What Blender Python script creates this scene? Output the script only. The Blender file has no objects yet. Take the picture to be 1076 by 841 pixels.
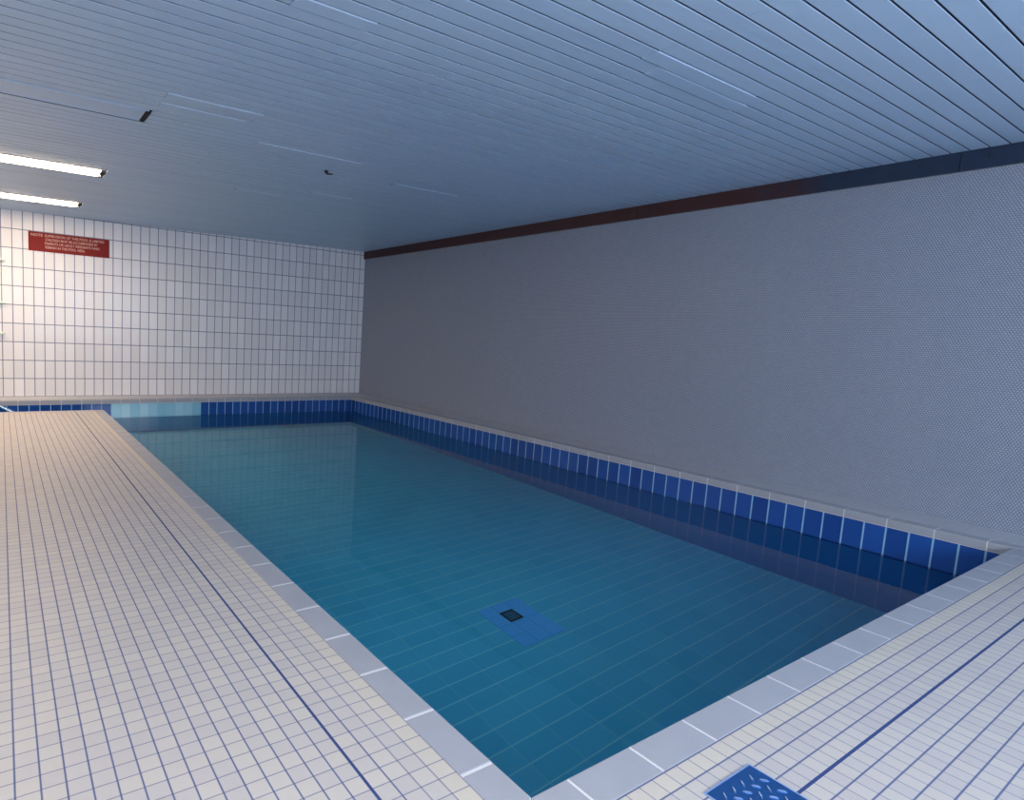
import bpy, bmesh, math, random
from mathutils import Vector, Matrix

random.seed(7)
S = bpy.context.scene
C = S.collection

# ------------------------------------------------------------------ camera
F_PX, CX, CY = 629.4, 396.9, 420.0
YAW, PITCH, ROLL = map(math.radians, (32.328, -6.15, 2.8715))
fw = Vector((math.sin(YAW)*math.cos(PITCH), math.cos(YAW)*math.cos(PITCH), math.sin(PITCH)))
rt = Vector((math.cos(YAW), -math.sin(YAW), 0))
up = rt.cross(fw)
r2 = math.cos(ROLL)*rt + math.sin(ROLL)*up
u2 = -math.sin(ROLL)*rt + math.cos(ROLL)*up
cam = bpy.data.cameras.new('camera')
cam.sensor_width = 36.0
cam.sensor_fit = 'HORIZONTAL'
cam.lens = F_PX/1076*36
cam.shift_x = (538 - CX)/1076
cam.shift_y = (CY - 420.5)/1076
cam.clip_start = 0.02
co = bpy.data.objects.new('camera', cam)
C.objects.link(co)
M = Matrix((r2, u2, -fw)).transposed().to_4x4()
M.translation = Vector((-1.066, -0.9038, 1.0871))
co.matrix_world = M
S.camera = co

# ------------------------------------------------------------------ world and exposure
w = bpy.data.worlds.new('world')
S.world = w
w.use_nodes = True
w.node_tree.nodes['Background'].inputs[0].default_value = (0.30, 0.50, 1.0, 1)
w.node_tree.nodes['Background'].inputs[1].default_value = 0.6
S.view_settings.view_transform = 'Standard'
S.view_settings.look = 'None'
S.view_settings.gamma = 1
S.view_settings.use_curve_mapping = False
S.view_settings.exposure = 0.0
S.cycles.use_denoising = True
S.cycles.max_bounces = 10
S.cycles.diffuse_bounces = 5
S.cycles.caustics_refractive = True
S.cycles.caustics_reflective = True
S.cycles.blur_glossy = 0.6
S.cycles.sample_clamp_indirect = 16.0

LAMP_STRENGTH = 23.0
ADDED_LAMP_STRENGTH = 18.0
ADDED_LAMP_COLOR = (1.0, 0.93, 0.84, 1)
LAMP_COLOR = (1.0, 0.75, 0.52, 1)
ADDED_FILL_POWER = 200.0
ADDED_FILL_COLOR = (0.70, 0.83, 1.0)

# ------------------------------------------------------------------ measured sizes (metres)
W, L = 4.103, 8.131            # pool: x 0..W, y 0..L
DE = 7.090                     # far end of the left deck (pool turns left behind it)
CW, CT = 0.106, 0.055          # coping width, thickness
WZ = -0.255                    # water level
FZ = -1.45                     # pool floor
WX, WY = 4.540, 8.622          # right wall, far wall
LX, BY = -3.60, -3.40          # left wall, back wall (behind the camera)
MOD = 0.25
def ceil_z(x, y): return 2.465 + 0.0135*x + 0.0043*y

# daylight: unseen cool light behind the camera, put in to brighten the room
def area(name, loc, rot, sx, sy, power, color):
    l = bpy.data.lights.new(name, 'AREA'); l.shape = 'RECTANGLE'; l.size = sx; l.size_y = sy
    l.energy = power; l.color = color
    o = bpy.data.objects.new(name, l); o.location = loc; o.rotation_euler = rot
    C.objects.link(o); return o
area('added_back_fill', (0.9, BY + 0.03, 1.55), (math.radians(90), 0, 0), 4.2, 1.2, ADDED_FILL_POWER, ADDED_FILL_COLOR)

# ------------------------------------------------------------------ helpers
def link(name, bm, mats, parent=None, smooth=False):
    me = bpy.data.meshes.new(name)
    bmesh.ops.recalc_face_normals(bm, faces=bm.faces)
    bm.to_mesh(me); bm.free()
    for m in (mats if isinstance(mats, (list, tuple)) else [mats]): me.materials.append(m)
    if smooth:
        for p in me.polygons: p.use_smooth = True
    o = bpy.data.objects.new(name, me); C.objects.link(o)
    if parent is not None: o.parent = parent
    return o
def box(bm, x0, x1, y0, y1, z0, z1, bevel=0.0, mi=0, seg=2, top=None):
    vs = [bm.verts.new((x, y, z)) for z in (z0, z1) for y in (y0, y1) for x in (x0, x1)]
    if top:
        for v in vs[4:]: v.co.z = top(v.co.x, v.co.y)
    fs = [bm.faces.new([vs[i] for i in f]) for f in
          ((0,2,3,1),(4,5,7,6),(0,1,5,4),(2,6,7,3),(0,4,6,2),(1,3,7,5))]
    for f in fs: f.material_index = mi
    if bevel:
        es = list({e for f in fs for e in f.edges})
        r = bmesh.ops.bevel(bm, geom=es, offset=bevel, segments=seg, affect='EDGES', profile=0.5)
        for f in r['faces']: f.material_index = mi
    return vs
def prism(bm, pts, z0, z1, bevel=0.0, mi=0):
    lo = [bm.verts.new((x, y, z0)) for x, y in pts]; hi = [bm.verts.new((x, y, z1)) for x, y in pts]
    n = len(pts); fs = [bm.faces.new(lo[::-1]), bm.faces.new(hi)]
    for i in range(n): fs.append(bm.faces.new((lo[i], lo[(i+1) % n], hi[(i+1) % n], hi[i])))
    for f in fs: f.material_index = mi
    if bevel:
        es = [e for e in fs[1].edges]
        r = bmesh.ops.bevel(bm, geom=es, offset=bevel, segments=3, affect='EDGES', profile=0.5)
        for f in r['faces']: f.material_index = mi
def tube(bm, pts, r, n=14, mi=0):
    rings = []
    pts = [Vector(p) for p in pts]
    for i, p in enumerate(pts):
        d = (pts[min(i+1, len(pts)-1)] - pts[max(i-1, 0)]).normalized()
        a = d.cross(Vector((0, 0, 1)) if abs(d.z) < .95 else Vector((0, 1, 0))).normalized(); b = d.cross(a)
        rr = r[i] if isinstance(r, (list, tuple)) else r
        rings.append([bm.verts.new(p + rr*(math.cos(t)*a + math.sin(t)*b)) for t in [2*math.pi*k/n for k in range(n)]])
    for a, b in zip(rings, rings[1:]):
        for k in range(n): bm.faces.new((a[k], a[(k+1) % n], b[(k+1) % n], b[k])).material_index = mi
    bm.faces.new(rings[0][::-1]).material_index = mi; bm.faces.new(rings[-1]).material_index = mi
def struct(o, label=None):
    o['kind'] = 'structure'
    if label: o['label'] = label
    return o
def tag(o, label, cat, group=None, kind=None):
    o['label'] = label; o['category'] = cat
    if group: o['group'] = group
    if kind: o['kind'] = kind
    return o
def empty(name, loc, label, cat, group=None):
    o = bpy.data.objects.new(name, None); o.location = loc; o.empty_display_size = .1
    C.objects.link(o); return tag(o, label, cat, group)

# ------------------------------------------------------------------ node helpers
class N:
    def __init__(s, name):
        s.m = bpy.data.materials.new(name); s.m.use_nodes = True
        s.t = s.m.node_tree; s.b = s.t.nodes['Principled BSDF']
        s.out = s.t.nodes['Material Output']; s._pos = None
    def n(s, ty, **k):
        x = s.t.nodes.new(ty)
        for a, v in k.items(): setattr(x, a, v)
        return x
    def put(s, sock, v):
        if v is None: return
        if isinstance(v, bpy.types.NodeSocket): s.t.links.new(v, sock)
        else: sock.default_value = v
    def math(s, op, a, b=None, c=None):
        x = s.n('ShaderNodeMath', operation=op)
        for i, v in enumerate((a, b, c)): s.put(x.inputs[i], v) if v is not None else None
        return x.outputs[0]
    def pos(s):
        if s._pos is None:
            g = s.n('ShaderNodeNewGeometry'); x = s.n('ShaderNodeSeparateXYZ')
            s.t.links.new(g.outputs['Position'], x.inputs[0]); s._pos = (x.outputs[0], x.outputs[1], x.outputs[2])
            y = s.n('ShaderNodeSeparateXYZ'); s.t.links.new(g.outputs['True Normal'], y.inputs[0]); s.nrm = (y.outputs[0], y.outputs[1], y.outputs[2])
            s.P = g.outputs['Position']
        return s._pos
    def mix(s, f, a, b):
        x = s.n('ShaderNodeMix', data_type='RGBA')
        s.put(x.inputs[0], f); s.put(x.inputs[6], a); s.put(x.inputs[7], b); return x.outputs[2]
    def mixf(s, f, a, b):
        x = s.n('ShaderNodeMix', data_type='FLOAT')
        s.put(x.inputs[0], f); s.put(x.inputs[2], a); s.put(x.inputs[3], b); return x.outputs[0]
    def cell(s, v, pitch, off):
        """v in units of one tile, counted from off"""
        return s.math('DIVIDE', s.math('SUBTRACT', v, off), pitch)
    def joint(s, u, pitch, width):
        """1 on the joint, 0 on the tile; u in tiles"""
        d = s.math('MULTIPLY', s.math('ABSOLUTE', s.math('SUBTRACT', u, s.math('ROUND', u))), pitch)
        x = s.n('ShaderNodeMapRange', interpolation_type='SMOOTHSTEP'); s.put(x.inputs[0], d)
        s.put(x.inputs[1], width*0.5*0.7); s.put(x.inputs[2], width*0.5*1.3); x.inputs[3].default_value = 1; x.inputs[4].default_value = 0
        return x.outputs[0]
    def rnd(s, u, v):
        c = s.n('ShaderNodeCombineXYZ'); s.put(c.inputs[0], s.math('FLOOR', u)); s.put(c.inputs[1], s.math('FLOOR', v))
        x = s.n('ShaderNodeTexWhiteNoise', noise_dimensions='2D'); s.t.links.new(c.outputs[0], x.inputs[0]); return x.outputs[0], x.outputs[1]
    def noise(s, scale, detail=3, rough=.5, vec=None):
        s.pos(); x = s.n('ShaderNodeTexNoise'); s.put(x.inputs['Vector'], vec or s.P)
        x.inputs['Scale'].default_value = scale; x.inputs['Detail'].default_value = detail; x.inputs['Roughness'].default_value = rough
        return x.outputs[0]
    def bump(s, h, strength, dist):
        x = s.n('ShaderNodeBump'); s.put(x.inputs['Height'], h); x.inputs['Strength'].default_value = strength
        x.inputs['Distance'].default_value = dist; s.t.links.new(x.outputs[0], s.b.inputs['Normal'])
    def fin(s, col, rough, metal=0.0, spec=.5):
        s.put(s.b.inputs['Base Color'], col); s.put(s.b.inputs['Roughness'], rough)
        s.b.inputs['Metallic'].default_value = metal; s.b.inputs['Specular IOR Level'].default_value = spec
        return s.m
def plain(name, col, rough=.5, metal=0.0, noise=0.0):
    k = N(name)
    c = (*col, 1)
    if noise:
        c = k.mix(k.math('MULTIPLY', k.noise(14, 4), noise), c, tuple(v*.45 for v in col) + (1,))
    return k.fin(c, rough, metal)

# ------------------------------------------------------------------ materials
def mat_white_tile():          # far wall: glazed white tiles, 12.5 x 25 cm upright, thin blue-grey joints
    k = N('white_glazed_tile'); x, y, z = k.pos()
    u = k.cell(k.mixf(k.math('GREATER_THAN', k.math('ABSOLUTE', k.nrm[0]), .5), x, y), .1247, .8257)
    v = k.cell(z, .25, 0.0)
    ju, jv = k.joint(u, .1247, .011), k.joint(v, .25, .011)
    j = k.math('MAXIMUM', ju, jv)
    r, rc = k.rnd(u, v)
    tile = k.mix(r, (.76, .75, .77, 1), (.79, .78, .80, 1))
    k.bump(k.math('SUBTRACT', 1, j), .25, .002)
    return k.fin(k.mix(j, tile, (.17, .20, .30, 1)), k.mixf(j, k.mixf(r, .20, .30), .7))
def mat_deck():                # unglazed 5 cm mosaic, blue joints stronger along the length of each deck
    k = N('deck_mosaic_tile'); x, y, z = k.pos()
    xo = k.math('SUBTRACT', x, -.3256)
    left = k.mixf(k.math('GREATER_THAN', xo, 0), k.math('DIVIDE', xo, .0520), k.math('DIVIDE', xo, .0546))
    u = k.mixf(k.math('GREATER_THAN', x, -.05), left, k.cell(x, .0529, .2106))
    v = k.cell(y, .0522, -.3167)
    side = k.math('LESS_THAN', x, y)                      # which way the sheets were laid
    wu = k.mixf(side, .0028, .0040); wv = k.mixf(side, .0040, .0028)
    def jj(a, wid):
        d = k.math('MULTIPLY', k.math('ABSOLUTE', k.math('SUBTRACT', a, k.math('ROUND', a))), .052)
        m = k.n('ShaderNodeMapRange', interpolation_type='SMOOTHSTEP'); k.put(m.inputs[0], d)
        k.put(m.inputs[1], k.math('MULTIPLY', wid, .3)); k.put(m.inputs[2], k.math('MULTIPLY', wid, .75))
        m.inputs[3].default_value = 1; m.inputs[4].default_value = 0
        return m.outputs[0]
    ju, jv = jj(u, wu), jj(v, wv)
    near_u = k.math('LESS_THAN', x, -.24)
    strong = k.mixf(side, jv, k.math('MULTIPLY', ju, k.mixf(near_u, .65, 1.0)))
    weak = k.mixf(side, ju, jv)
    # the wide movement joint, four rows in from the coping
    ex = k.math('MULTIPLY', k.math('LESS_THAN', k.math('ABSOLUTE', k.math('SUBTRACT', x, -.3256)), .0042), side)
    ey = k.math('MULTIPLY', k.math('LESS_THAN', k.math('ABSOLUTE', k.math('SUBTRACT', y, -.3167)), .0042), k.math('SUBTRACT', 1, side))
    e = k.math('MAXIMUM', ex, ey)
    r, rc = k.rnd(u, v)
    big = k.noise(1.3, 3)
    c0 = k.mix(r, (.50, .455, .42, 1), (.55, .505, .46, 1))
    c0 = k.mix(k.math('MULTIPLY', big, .35), c0, (.56, .50, .52, 1))
    warm = k.math('MULTIPLY', k.math('GREATER_THAN', r, .55), .28)
    c0 = k.mix(warm, c0, (.60, .54, .44, 1))
    row1 = k.math('MULTIPLY', k.math('MULTIPLY', k.math('GREATER_THAN', x, -.16), k.math('GREATER_THAN', y, -.16)), .45)
    c0 = k.mix(row1, c0, (.66, .58, .44, 1))
    dirt = k.math('MULTIPLY', k.noise(45, 4, .7), .22)
    c0 = k.mix(dirt, c0, (.30, .30, .33, 1))
    c = k.mix(k.math('MULTIPLY', weak, .85), c0, (.12, .14, .25, 1))
    c = k.mix(k.math('MULTIPLY', strong, .92), c, (.065, .095, .22, 1))
    c = k.mix(e, c, (.02, .05, .17, 1))
    j = k.math('MAXIMUM', k.math('MAXIMUM', ju, jv), e)
    k.bump(k.math('SUBTRACT', 1, j), .3, .0015)
    return k.fin(c, k.mixf(j, .42, .8))
def mat_round_mosaic():        # right wall: small round grey tesserae packed in hexagons
    k = N('penny_round_mosaic'); x, y, z = k.pos()
    P = .0165
    h = k.mixf(k.math('GREATER_THAN', k.math('ABSOLUTE', k.nrm[0]), .5), x, y)
    a = k.math('DIVIDE', h, P); b = k.math('DIVIDE', z, P*1.7320508)
    def dd(o):
        p = k.math('ADD', a, o); q = k.math('ADD', b, o)
        fx = k.math('SUBTRACT', p, k.math('ROUND', p)); fy = k.math('MULTIPLY', k.math('SUBTRACT', q, k.math('ROUND', q)), 1.7320508)
        return k.math('SQRT', k.math('ADD', k.math('MULTIPLY', fx, fx), k.math('MULTIPLY', fy, fy)))
    d = k.math('MINIMUM', dd(0.0), dd(.5))
    m = k.n('ShaderNodeMapRange', interpolation_type='SMOOTHSTEP'); k.put(m.inputs[0], d)
    m.inputs[1].default_value = .30; m.inputs[2].default_value = .46; m.inputs[3].default_value = 1; m.inputs[4].default_value = 0
    dot = m.outputs[0]
    sp = k.noise(60, 2, .6)
    big = k.noise(.9, 3)
    tess = k.mix(k.math('MULTIPLY', sp, .9), (.52, .56, .64, 1), (.25, .285, .36, 1))
    tess = k.mix(k.math('MULTIPLY', big, .4), tess, (.36, .36, .42, 1))
    tess = k.mix(k.math('MULTIPLY', k.noise(11, 6, .75), .6), tess, (.22, .25, .32, 1))
    k.bump(dot, .4, .002)
    return k.fin(k.mix(dot, (.15, .175, .235, 1), tess), k.mixf(dot, .7, .32))
def mat_basin():               # navy waterline tile over pale teal pool tile
    k = N('pool_basin_tile'); x, y, z = k.pos()
    flat = k.math('GREATER_THAN', k.math('ABSOLUTE', k.nrm[2]), .5)
    sx = k.math('GREATER_THAN', k.math('ABSOLUTE', k.nrm[0]), .5)
    h = k.mixf(sx, k.math('SUBTRACT', x, .113), k.math('SUBTRACT', y, .112))
    u = k.math('DIVIDE', h, .125)
    ju = k.joint(u, .125, .010)
    zz = k.cell(z, .25, -.0575)
    jz = k.joint(zz, .25, .008)
    # navy glaze above -0.31
    band = k.math('MULTIPLY', k.math('GREATER_THAN', z, -.3075), k.math('SUBTRACT', 1, flat))
    r, rc = k.rnd(u, zz)
    band = k.math('SUBTRACT', 1, flat)
    navy = k.mix(r, (.010, .055, .25, 1), (.016, .080, .33, 1))
    # a run of paler tiles on the far wall, x 0.24 .. 1.49
    pale = k.math('MULTIPLY', k.math('MULTIPLY', k.math('GREATER_THAN', x, .238), k.math('LESS_THAN', x, 1.488)),
                  k.math('MULTIPLY', k.math('GREATER_THAN', y, L - .05), k.math('SUBTRACT', 1, sx)))
    navy = k.mix(pale, navy, k.mix(r, (.22, .50, .66, 1), (.36, .62, .74, 1)))
    under = k.math('LESS_THAN', z, -.3075)
    navy = k.mix(under, navy, (.022, .22, .60, 1))
    blue_wall = k.mix(k.math('MULTIPLY', ju, k.mixf(under, 1.0, .15)), navy, (.26, .50, .68, 1))
    fu = k.cell(k.mixf(flat, h, x), .25, .05)
    fv = k.mixf(flat, k.cell(z, .125, -.0575), k.cell(y, .125, .04))
    jf = k.math('MAXIMUM', k.math('MULTIPLY', k.joint(fu, .25, .007), .4), k.joint(fv, .125, .009))
    rr, rc = k.rnd(fu, fv)
    teal = k.mix(rr, (.10, .52, .76, 1), (.13, .57, .80, 1))
    teal = k.mix(jf, teal, (.32, .72, .84, 1))
    c = k.mix(band, teal, blue_wall)
    return k.fin(c, k.mixf(band, .35, .16))
def mat_coping():
    k = N('grey_coping_stone')
    n = k.noise(7, 4, .6); f = k.noise(160, 2, .6)
    c = k.mix(n, (.315, .325, .36, 1), (.40, .405, .44, 1))
    c = k.mix(k.math('MULTIPLY', f, .25), c, (.26, .27, .32, 1))
    return k.fin(c, .42)
def mat_ceiling():
    k = N('painted_metal_strip'); x, y, z = k.pos()
    v = k.cell(y, .0975, .3835)
    r, rc = k.rnd(v, 0.0)
    n = k.noise(3, 3)
    c = k.mix(k.math('ADD', k.math('MULTIPLY', r, .6), k.math('MULTIPLY', n, .4)), (.43, .58, .77, 1), (.49, .64, .82, 1))
    return k.fin(c, .38)
def mat_water():
    k = N('pool_water')
    h = k.noise(2.2, 2, .5)
    bp = k.n('ShaderNodeBump'); k.put(bp.inputs['Height'], h); bp.inputs['Strength'].default_value = .10; bp.inputs['Distance'].default_value = .006
    rf = k.n('ShaderNodeBsdfRefraction'); rf.inputs['Roughness'].default_value = 0; rf.inputs['IOR'].default_value = 1.33
    gl = k.n('ShaderNodeBsdfGlossy'); gl.inputs['Roughness'].default_value = 0
    fr = k.n('ShaderNodeFresnel'); fr.inputs['IOR'].default_value = 1.33
    for nd in (rf, gl, fr): k.t.links.new(bp.outputs[0], nd.inputs['Normal'])
    mx = k.n('ShaderNodeMixShader'); k.put(mx.inputs[0], k.math('MULTIPLY', fr.outputs[0], .74))
    k.t.links.new(rf.outputs[0], mx.inputs[1]); k.t.links.new(gl.outputs[0], mx.inputs[2])
    k.t.links.new(mx.outputs[0], k.out.inputs['Surface']); k.t.nodes.remove(k.b)
    va = k.n('ShaderNodeVolumeAbsorption'); va.inputs['Color'].default_value = (.25, .86, .95, 1); va.inputs['Density'].default_value = .32
    k.t.links.new(va.outputs[0], k.out.inputs['Volume'])
    return k.m
def emit(name, col, st):
    k = N(name); k.b.inputs['Base Color'].default_value = (.8, .8, .8, 1)
    k.b.inputs['Emission Color'].default_value = col; k.b.inputs['Emission Strength'].default_value = st
    return k.m

M_WHITE = mat_white_tile(); M_DECK = mat_deck(); M_ROUND = mat_round_mosaic(); M_BASIN = mat_basin()
def mat_ledge():               # narrow ledges along the walls: smoother pale tile, faint joints
    k = N('ledge_tile'); x, y, z = k.pos()
    j = k.math('MAXIMUM', k.joint(k.cell(x, .052, .01), .052, .003), k.joint(k.cell(y, .052, .01), .052, .003))
    c = k.mix(k.noise(6, 4, .6), (.44, .44, .47, 1), (.52, .52, .55, 1))
    return k.fin(k.mix(k.math('MULTIPLY', j, .3), c, (.28, .31, .38, 1)), .4)
M_LEDGE = mat_ledge()
M_COPE = mat_coping(); M_CEIL = mat_ceiling(); M_WATER = mat_water()
M_GROUT = plain('pale_grout', (.68, .66, .66), .8)
M_PLASTER = plain('plain_plaster', (.55, .56, .58), .8, 0, .2)
M_GAP_SHADE = plain('strip_edge_gap_shade', (.09, .12, .18), .7)  # side faces coloured dark so the gaps between strips look shaded
M_DARK = plain('dark_void', (.006, .008, .014), .95)
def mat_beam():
    k = N('dark_timber_cool_light_tint'); x, y, z = k.pos()
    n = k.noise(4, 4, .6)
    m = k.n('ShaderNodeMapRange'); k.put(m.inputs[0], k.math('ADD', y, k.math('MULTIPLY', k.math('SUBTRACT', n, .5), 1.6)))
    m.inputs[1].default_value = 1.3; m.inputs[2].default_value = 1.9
    c = k.mix(m.outputs[0], (.008, .030, .075, 1), (.055, .010, .009, 1))  # navy near end puts cool light into the colour; the board is dark red
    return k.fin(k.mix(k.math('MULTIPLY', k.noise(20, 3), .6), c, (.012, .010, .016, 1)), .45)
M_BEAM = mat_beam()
M_BLACK = plain('black_plastic', (.012, .012, .014), .45)
M_STEEL = plain('polished_steel', (.75, .77, .78), .16, 1.0)
M_BLUETILE = plain('blue_floor_tile', (.15, .52, 1.0), .3, 0, .05)
M_RED = plain('red_enamel', (.22, .008, .006), .75, 0, .1)
M_LETTER = plain('white_lettering', (.62, .36, .32), .7)
M_BLUEMETAL = plain('blue_painted_tread_plate', (.02, .10, .32), .3, .3, .6)
M_MINT = plain('pale_mint_streak', (.74, .88, .80), .5)
M_LAMP = emit('lit_diffuser', LAMP_COLOR, LAMP_STRENGTH)
M_ADDED_LAMP = emit('added_lamp_diffuser', ADDED_LAMP_COLOR, ADDED_LAMP_STRENGTH)
M_OFF = plain('unlit_diffuser', (.50, .62, .72), .4)

# ------------------------------------------------------------------ the room
T = .15
bm = bmesh.new()
# deck slabs round the pool, tops at z = 0 (coping occupies the edge strip)
DT = -.16
box(bm, LX - T, -CW, BY - T, DE - CW, DT, 0)                 # left deck
box(bm, -CW, WX + T, BY - T, -CW, DT, 0)                     # near deck
box(bm, W + CW, WX + T, -CW, WY + T, DT, 0, 0, 1)                  # ledge under the right wall
box(bm, LX - T, W + CW, L + CW, WY + T, DT, 0, 0, 1)               # ledge under the far wall
floor = struct(link('floor', bm, [M_DECK, M_LEDGE]))

def wall(name, x0, x1, y0, y1, mat, top=2.60):
    b = bmesh.new(); box(b, x0, x1, y0, y1, 0, top); return struct(link(name, b, mat))
wall('wall_far', LX, WX + T, WY, WY + T, M_WHITE)
wall('wall_right', WX, WX + T, BY, WY, M_ROUND)
wall('wall_left', LX - T, LX, BY - T, WY + T, M_WHITE)
# back wall with an added, unseen window strip that carries the fill light
b = bmesh.new()
box(b, LX, WX + T, BY - T, BY, 0, .95); box(b, LX, WX + T, BY - T, BY, 2.15, 2.60)
box(b, LX, -1.2, BY - T, BY, .95, 2.15); box(b, 3.0, WX + T, BY - T, BY, .95, 2.15)
struct(link('wall_back', b, M_WHITE))
win = bpy.data.objects.new('added_window_1', None); win.location = (.9, BY - .08, .95); C.objects.link(win); win['kind'] = 'structure'
b = bmesh.new()
for a, c in ((-2.1, -2.04), (-.73, -.67), (.67, .73), (2.04, 2.1)): box(b, a, c, -.03, .03, 0, 1.2, .004)
for a, c in ((0, .06), (1.14, 1.2)): box(b, -2.04, 2.04, -.028, .028, a, c, .004)
link('added_window_frame', b, M_GROUT, win)

# ceiling: long metal strips running across the pool with dark gaps, dark void above
LIGHTS = [(5.39, 5.67, 1), (7.36, 7.66, 1), (3.43, 3.66, 0), (-.52, -.24, 2), (-2.5, -2.22, 2)]  # last two are unseen lights added to brighten the room
LAMP_X1 = -.215
b = bmesh.new()
PIT, Y0 = .0975, .3835
k0 = int((BY - Y0)/PIT) - 1
# strips that hang a little lower over part of their length: their front edge shows as a bright line
SAG = {}
for y_, a_, c_ in ((3.045, -.19, .42), (3.255, -.19, .37), (3.59, .60, 1.52), (5.25, 1.0, 1.48), (.93, 1.6, 2.5),
                   (4.01, 2.1, 2.86), (4.85, 1.67, 2.14), (1.535, 0.0, .39), (1.03, 1.76, 2.6)):
    SAG[round((y_ - Y0)/PIT)] = (a_, c_)
kk = k0
while Y0 + kk*PIT < WY:
    ya, yb = Y0 + kk*PIT + .0044, Y0 + (kk+1)*PIT - .0044
    ya, yb = max(ya, BY), min(yb, WY)
    if yb - ya > .01:
        x0 = LX
        for (l0, l1, on) in LIGHTS:
            if yb > l0 - .02 and ya < l1 + .02: x0 = LAMP_X1 + .02
        jit = random.uniform(-.0005, .0005)
        segs = [(x0, 1.6, 0), (1.602, WX, 0)] if kk % 2 else [(x0, .4, 0), (.402, 3.1, 0), (3.102, WX, 0)]
        if kk in SAG: segs = [(x0, SAG[kk][0], 0), (SAG[kk][0] + .002, SAG[kk][1], .0035), (SAG[kk][1] + .002, WX, 0)]
        for seg0, seg1, s in segs:
            s += jit
            prof = [(ya, .012), (ya, .0015 - s), (ya + .0015, -s), (yb - .0015, -s), (yb, .0015 - s), (yb, .012)]
            A = [b.verts.new((seg0, y, ceil_z(seg0, y) + dz)) for y, dz in prof]
            B = [b.verts.new((seg1, y, ceil_z(seg1, y) + dz)) for y, dz in prof]
            n = len(prof)
            for i in range(n): b.faces.new((A[i], A[(i+1) % n], B[(i+1) % n], B[i])).material_index = 0 if (i in (1, 2, 3) or (i == 0 and s > .0025)) else 1
            b.faces.new(A[::-1]); b.faces.new(B)
    kk += 1
ceiling = struct(link('ceiling', b, [M_CEIL, M_GAP_SHADE]))
b = bmesh.new()
vs = box(b, LX - T, WX + T, BY - T, WY + T, 2.55, 2.80)
for v in vs[:4]: v.co.z = ceil_z(v.co.x, v.co.y) + .05
link('backing_board', b, M_DARK, ceiling)

# dark timber board under the ceiling along the right wall
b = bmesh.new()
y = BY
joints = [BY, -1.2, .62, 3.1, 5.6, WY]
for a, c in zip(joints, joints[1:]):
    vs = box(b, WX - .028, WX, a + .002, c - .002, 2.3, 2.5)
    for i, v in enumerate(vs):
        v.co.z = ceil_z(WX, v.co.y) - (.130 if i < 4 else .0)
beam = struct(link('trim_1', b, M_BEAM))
for yy in (.47, .83, 3.0, 3.25, 5.5, 5.75):
    b = bmesh.new()
    tube(b, [(WX - .028, yy, ceil_z(WX, yy) - .055), (WX - .034, yy, ceil_z(WX, yy) - .055), (WX - .036, yy, ceil_z(WX, yy) - .055)], [.011, .011, .007], 12)
    link('bolt', b, M_BLACK, beam)

# ------------------------------------------------------------------ pool basin
b = bmesh.new()
e = .004
def bw(x0, x1, y0, y1): box(b, x0, x1, y0, y1, FZ - .1, -CT)
bw(W + e, W + CW, -CW, L + CW)
bw(LX, W + e, L + e, L + CW)
bw(-CW, -e, -CW, DE - CW)
bw(-CW, W + e, -CW, -e)
bw(LX, -e, DE - CW, DE - e)
bw(LX - .1, LX, DE - CW, L + CW)
box(b, LX - .1, W + CW, -CW, L + CW, FZ - .2, FZ)
struct(link('pool_basin', b, M_BASIN))

# coping stones with pale grout joints
def coping(name, run, a, c, fixed0, fixed1, off, m0=0, m1=0):
    """run 'x' or 'y'; from a to c on that axis; inner edge fixed0, outer edge fixed1; m0/m1 mitre lengths at the ends (inner side)"""
    b = bmesh.new(); g = .0035
    cuts = [a]; k = math.ceil((a - off)/MOD + .12)
    while off + k*MOD < c - .04: cuts.append(off + k*MOD); k += 1
    cuts.append(c)
    for i, (p, q) in enumerate(zip(cuts, cuts[1:])):
        p2, q2 = p + g, q - g
        pin = pout = p2; qin = qout = q2
        if i == 0: pout = p2 + m0
        if i == len(cuts) - 2: qout = q2 + m1
        pts = [(pin, fixed0), (qin, fixed0), (qout, fixed1), (pout, fixed1)]
        if run == 'y': pts = [(v, u) for u, v in pts]
        prism(b, pts, -CT, 0.0005, .004, 0)
    lo, hi = min(fixed0, fixed1) + .0015, max(fixed0, fixed1)
    aa, cc = a - (.0), c
    if run == 'x': prism(b, [(a, fixed0 + (.0015 if fixed1 > fixed0 else -.0015)), (c, fixed0 + (.0015 if fixed1 > fixed0 else -.0015)), (c + m1, fixed1), (a + m0, fixed1)], -CT - .004, -.0015, 0, 1)
    else: prism(b, [(fixed0 + (.0015 if fixed1 > fixed0 else -.0015), a), (fixed0 + (.0015 if fixed1 > fixed0 else -.0015), c), (fixed1, c + m1), (fixed1, a + m0)], -CT - .004, -.0015, 0, 1)
    return struct(link(name, b, [M_COPE, M_GROUT]))
coping('trim_2', 'y', 0, DE, 0, -CW, .1349, -CW, -CW)            # left
coping('trim_3', 'x', 0, W, 0, -CW, .1261, -CW, CW)              # near
coping('trim_4', 'y', 0, L, W, W + CW, .1120, -CW, CW)           # right
coping('trim_5', 'x', LX, W, L, L + CW, .1130, 0, CW)            # far
coping('trim_6', 'x', LX, 0, DE, DE - CW, .1130, 0, -CW)         # far end of the left deck

# ------------------------------------------------------------------ water (L-shaped, fills the basin)
b = bmesh.new()
prism(b, [(-.006, -.006), (W + .008, -.006), (W + .008, L + .008), (LX - .02, L + .008), (LX - .02, DE - .006), (-.006, DE - .006)], FZ - .02, WZ)
tag(link('pool_water', b, M_WATER), 'clear teal water filling the tiled pool', 'water', kind='stuff')

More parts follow.
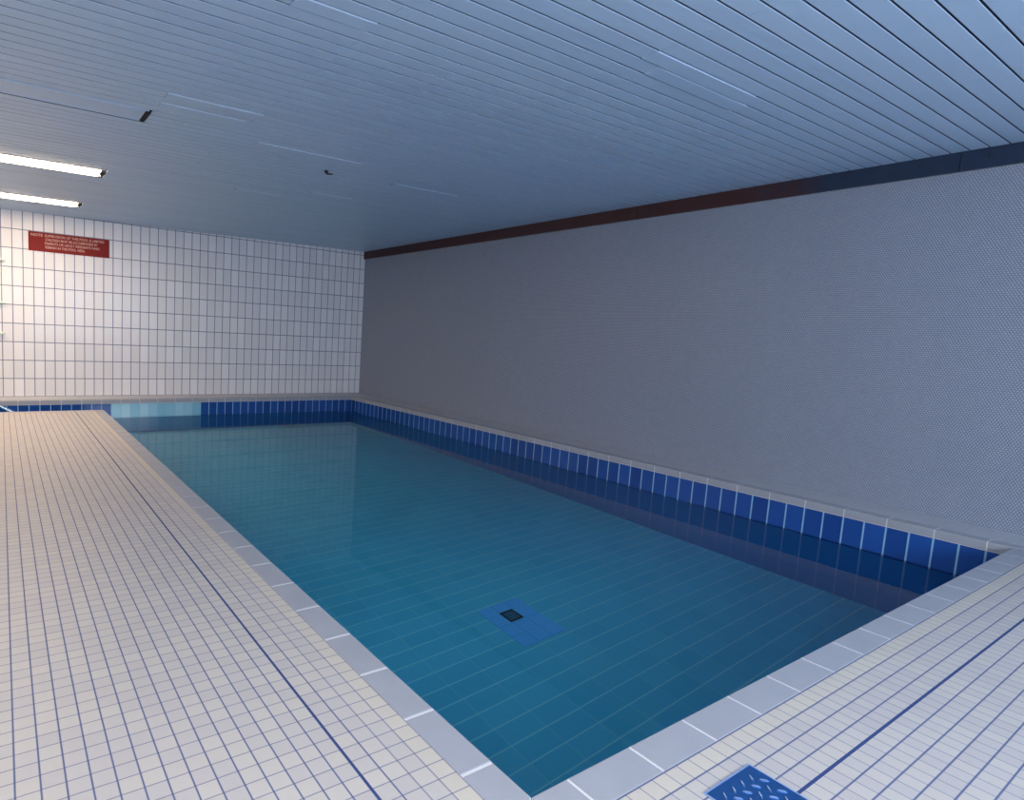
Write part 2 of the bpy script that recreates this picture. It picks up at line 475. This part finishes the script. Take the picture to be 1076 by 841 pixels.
# ------------------------------------------------------------------ objects in the pool
d = empty('pool_drain', (1.86, 1.87, FZ), 'square black drain set in a blue tile panel on the pool floor', 'drain')
b = bmesh.new()
t = .0
for i in range(3):
    for j in range(4):
        x0 = 1.680 + i*.1235; y0 = 1.570 + j*.115
        box(b, x0 + .002 - 1.86, x0 + .1215 - 1.86, y0 + .002 - 1.87, y0 + .113 - 1.87, -.01, .005, .001, 0, 1)
link('tile_panel', b, M_BLUETILE, d)
b = bmesh.new()
cx, cy = 1.853 - 1.86, 1.870 - 1.87; h = .057
box(b, cx - h, cx + h, cy - h, cy - h + .009, 0, .014, .001); box(b, cx - h, cx + h, cy + h - .009, cy + h, 0, .014, .001)
box(b, cx - h, cx - h + .009, cy - h + .009, cy + h - .009, 0, .014, .001); box(b, cx + h - .009, cx + h, cy - h + .009, cy + h - .009, 0, .014, .001)
link('frame', b, M_BLACK, d)
b = bmesh.new()
for i in range(8): box(b, cx - h + .009, cx + h - .009, cy - h + .0125 + i*.012, cy - h + .0185 + i*.012, .001, .011, .001, 0, 1)
link('grating', b, M_BLACK, d)

# chrome handrail going down into the arm of the pool behind the left deck
hr = empty('handrail', (-1.9, 7.6, 0), 'polished steel handrail sloping into the water beyond the left deck', 'handrail')
b = bmesh.new()
P0 = Vector((-1.084, 7.62, 0.0)); dv = Vector((.108, 0, -.066))
pts = [P0 - dv*7.5 + Vector((-.05, 0, .02)), P0 - dv*7, P0 - dv*3, P0, P0 + dv*3, P0 + dv*6.0]
o0 = Vector(hr.location)
tube(b, [tuple(p - o0) for p in pts], .019, 14)
link('rail', b, M_STEEL, hr, True)
b = bmesh.new(); q = P0 - dv*6.6
tube(b, [tuple(Vector((q.x, q.y, q.z)) - o0), tuple(Vector((q.x, q.y, -1.0)) - o0), tuple(Vector((q.x, q.y, FZ)) - o0)], .019, 14)
link('post', b, M_STEEL, hr, True)
b = bmesh.new(); q = P0 + dv*5.9
tube(b, [tuple(Vector((q.x, q.y, q.z)) - o0), tuple(Vector((q.x, q.y, FZ)) - o0)], .019, 14)
link('post', b, M_STEEL, hr, True)

# ------------------------------------------------------------------ ceiling lights
def lamp(y0, y1, on, label):
    x0, x1 = -3.2, LAMP_X1
    yc = (y0 + y1)/2
    o = empty('recessed_ceiling_light', (-1.7, yc, ceil_z(-1.7, yc)), label, 'ceiling light')
    ox, oy, oz = o.location
    def bb(bm_, a, c, e0, e1, z0, z1, bev=0.0):
        vs = box(bm_, a - ox, c - ox, e0 - oy, e1 - oy, 0, 1)
        for i, v in enumerate(vs):
            v.co.z = ceil_z(v.co.x + ox, v.co.y + oy) - oz + (z0 if i < 4 else z1)
    b = bmesh.new()
    bb(b, x0, x1, y0 - .008, y0 + .004, -.004, .045); bb(b, x0, x1, y1 - .004, y1 + .008, -.004, .045)
    bb(b, x0 - .01, x0, y0 - .008, y1 + .008, -.004, .045)
    link('frame', b, M_CEIL if not on else M_GROUT, o)
    b = bmesh.new(); bb(b, x0, x1 - (.035 if on else .019), y0 + .006, y1 - .006, -.008 if on else -.001, .012)
    link('diffuser', b, (M_CEIL, M_LAMP, M_ADDED_LAMP)[on], o)
    b = bmesh.new(); bb(b, x1 - (.034 if on else .018), x1 + (.012 if not on else .018), y0 - .004 + (.10 if on else 0), y1 + .004 - (.0 if not on else .10), -.006, .03)
    link('end_cap', b, M_DARK, o)
lamp(*LIGHTS[0], 'lit warm ceiling light strip, nearer of the two glowing ones')
lamp(*LIGHTS[1], 'lit warm ceiling light strip nearest the white tiled wall')
lamp(*LIGHTS[3], 'added ceiling light strip, unseen, above the near deck')
lamp(*LIGHTS[4], 'added ceiling light strip, unseen, nearest the back wall')
lamp(*LIGHTS[2], 'unlit ceiling light strip with a black open end, nearer than the glowing ones')

b = bmesh.new()
cz = ceil_z(1.40, 4.0)
tube(b, [(1.385, 4.0, cz + .005), (1.385, 4.0, cz - .012), (1.39, 4.0, cz - .020), (1.405, 4.002, cz - .024), (1.45, 4.005, cz - .018)], [.018, .018, .012, .008, .005], 10)
tag(link('ceiling_hook', b, M_BLACK), 'tiny dark hook under the metal strip ceiling above the pool', 'hook')

# ------------------------------------------------------------------ red sign on the far wall
sg = empty('warning_sign', (-.228, WY, 2.12), 'red rectangular notice with four lines of white lettering on white tiles', 'sign')
b = bmesh.new(); box(b, -.503, .503, -.012, 0, -.131, .124, .003)
link('panel', b, M_RED, sg)
def text_line(s, x0, x1, z, size):
    cu = bpy.data.curves.new('lettering', 'FONT'); cu.body = s; cu.size = size; cu.extrude = .0008; cu.offset = .0009
    tmp = bpy.data.objects.new('tmp', cu); C.objects.link(tmp)
    bpy.context.view_layer.update()
    me = bpy.data.meshes.new_from_object(tmp.evaluated_get(bpy.context.evaluated_depsgraph_get()))
    bpy.data.objects.remove(tmp)
    xs = [v.co.x for v in me.vertices]; lo, hi = min(xs), max(xs)
    for v in me.vertices:
        X = x0 + (v.co.x - lo)/(hi - lo)*(x1 - x0); v.co = (X, -.0130 - v.co.z, z + v.co.y)
    me.materials.clear(); me.materials.append(M_LETTER)
    o = bpy.data.objects.new('lettering', me); C.objects.link(o); o.parent = sg
PXM = 1.006/85
for s, a, c, i in (('NOTE', 2.6, 14.5, 0), ('SUPERVISION OF THIS POOL IS LIMITED', 16.5, 79, 0), ('CHILDREN MUST BE ACCOMPANIED BY', 17, 72, 1),
                   ('PARENTS OR ADULT RESIDENTS WHO', 16.5, 74, 2), ('REMAIN IN THE POOL AREA.', 17, 58.5, 3)):
    text_line(s, -.503 + a*PXM, -.503 + c*PXM, .068 - i*.051, .047)

# unidentified pale streaks as a made-up wall rack at the left edge of the view
rk = empty('streak_stand_in', (-1.5, WY, .8), 'made-up pale mint rods standing in for unidentified streaks on the white tiles at the left edge of the view', 'stand_in')
b = bmesh.new(); box(b, -.02, .02, -.05, 0, -.05, 1.15, .004)
link('upright', b, M_MINT, rk)
for zz in (1.83, 1.268, .862):
    b = bmesh.new()
    tube(b, [(0, -.04, zz - .8), (.36, -.04, zz - .8), (.43, -.04, zz - .8), (.475, -.04, zz - .8), (.495, -.04, zz - .8)], [.026, .026, .02, .010, .003], 12)
    link('rod', b, M_MINT, rk, True)

# ------------------------------------------------------------------ blue tread plate cover in the near deck
gx0, gx1, gy0, gy1 = .388, .604, -.416, -.200
gp = empty('access_cover', ((gx0+gx1)/2, (gy0+gy1)/2, 0), 'square blue tread plate cover let into the near deck beside the pool corner', 'cover')
hx = (gx1 - gx0)/2
b = bmesh.new()
box(b, -hx + .005, hx - .005, -hx + .005, hx - .005, -.006, .0035, .001, 0, 1)
pt = .0418
for i in range(-1, 6):
    for j in range(-1, 6):
        for s_, (ox, oy) in ((1, (.016, .012)), (-1, (.0369, .0329))):
            cx, cy = -hx + ox + i*pt, hx - oy - j*pt
            if s_ == -1: cy -= 0
            ln, wd = .0135, .0048
            if abs(cx) > hx - .014 or abs(cy) > hx - .014: continue
            ang = math.radians(-42 if s_ == 1 else 48)
            ca, sa = math.cos(ang), math.sin(ang)
            def pp(u, v, z): return b.verts.new((cx + u*ca - v*sa, cy + u*sa + v*ca, z))
            base = [pp(ln*math.cos(t), wd*math.sin(t), .0034) for t in [k*math.pi/6 for k in range(12)]]
            top = [pp(ln*.72*math.cos(t), wd*.45*math.sin(t), .0062) for t in [k*math.pi/6 for k in range(12)]]
            for k in range(12): b.faces.new((base[k], base[(k+1) % 12], top[(k+1) % 12], top[k]))
            b.faces.new(top).material_index = 1  # pale worn tops that also hold the highlight streaks as colour
link('tread_plate', b, [M_BLUEMETAL, plain('worn_highlight_metal', (.42, .58, .85), .25, .5)], gp)
b = bmesh.new()
for a in ((-hx, hx, -hx, -hx + .005), (-hx, hx, hx - .005, hx), (-hx, -hx + .005, -hx + .005, hx - .005), (hx - .005, hx, -hx + .005, hx - .005)):
    box(b, *a, -.006, .003)
link('frame', b, plain('pale_blue_metal', (.30, .42, .68), .35, .3), gp)
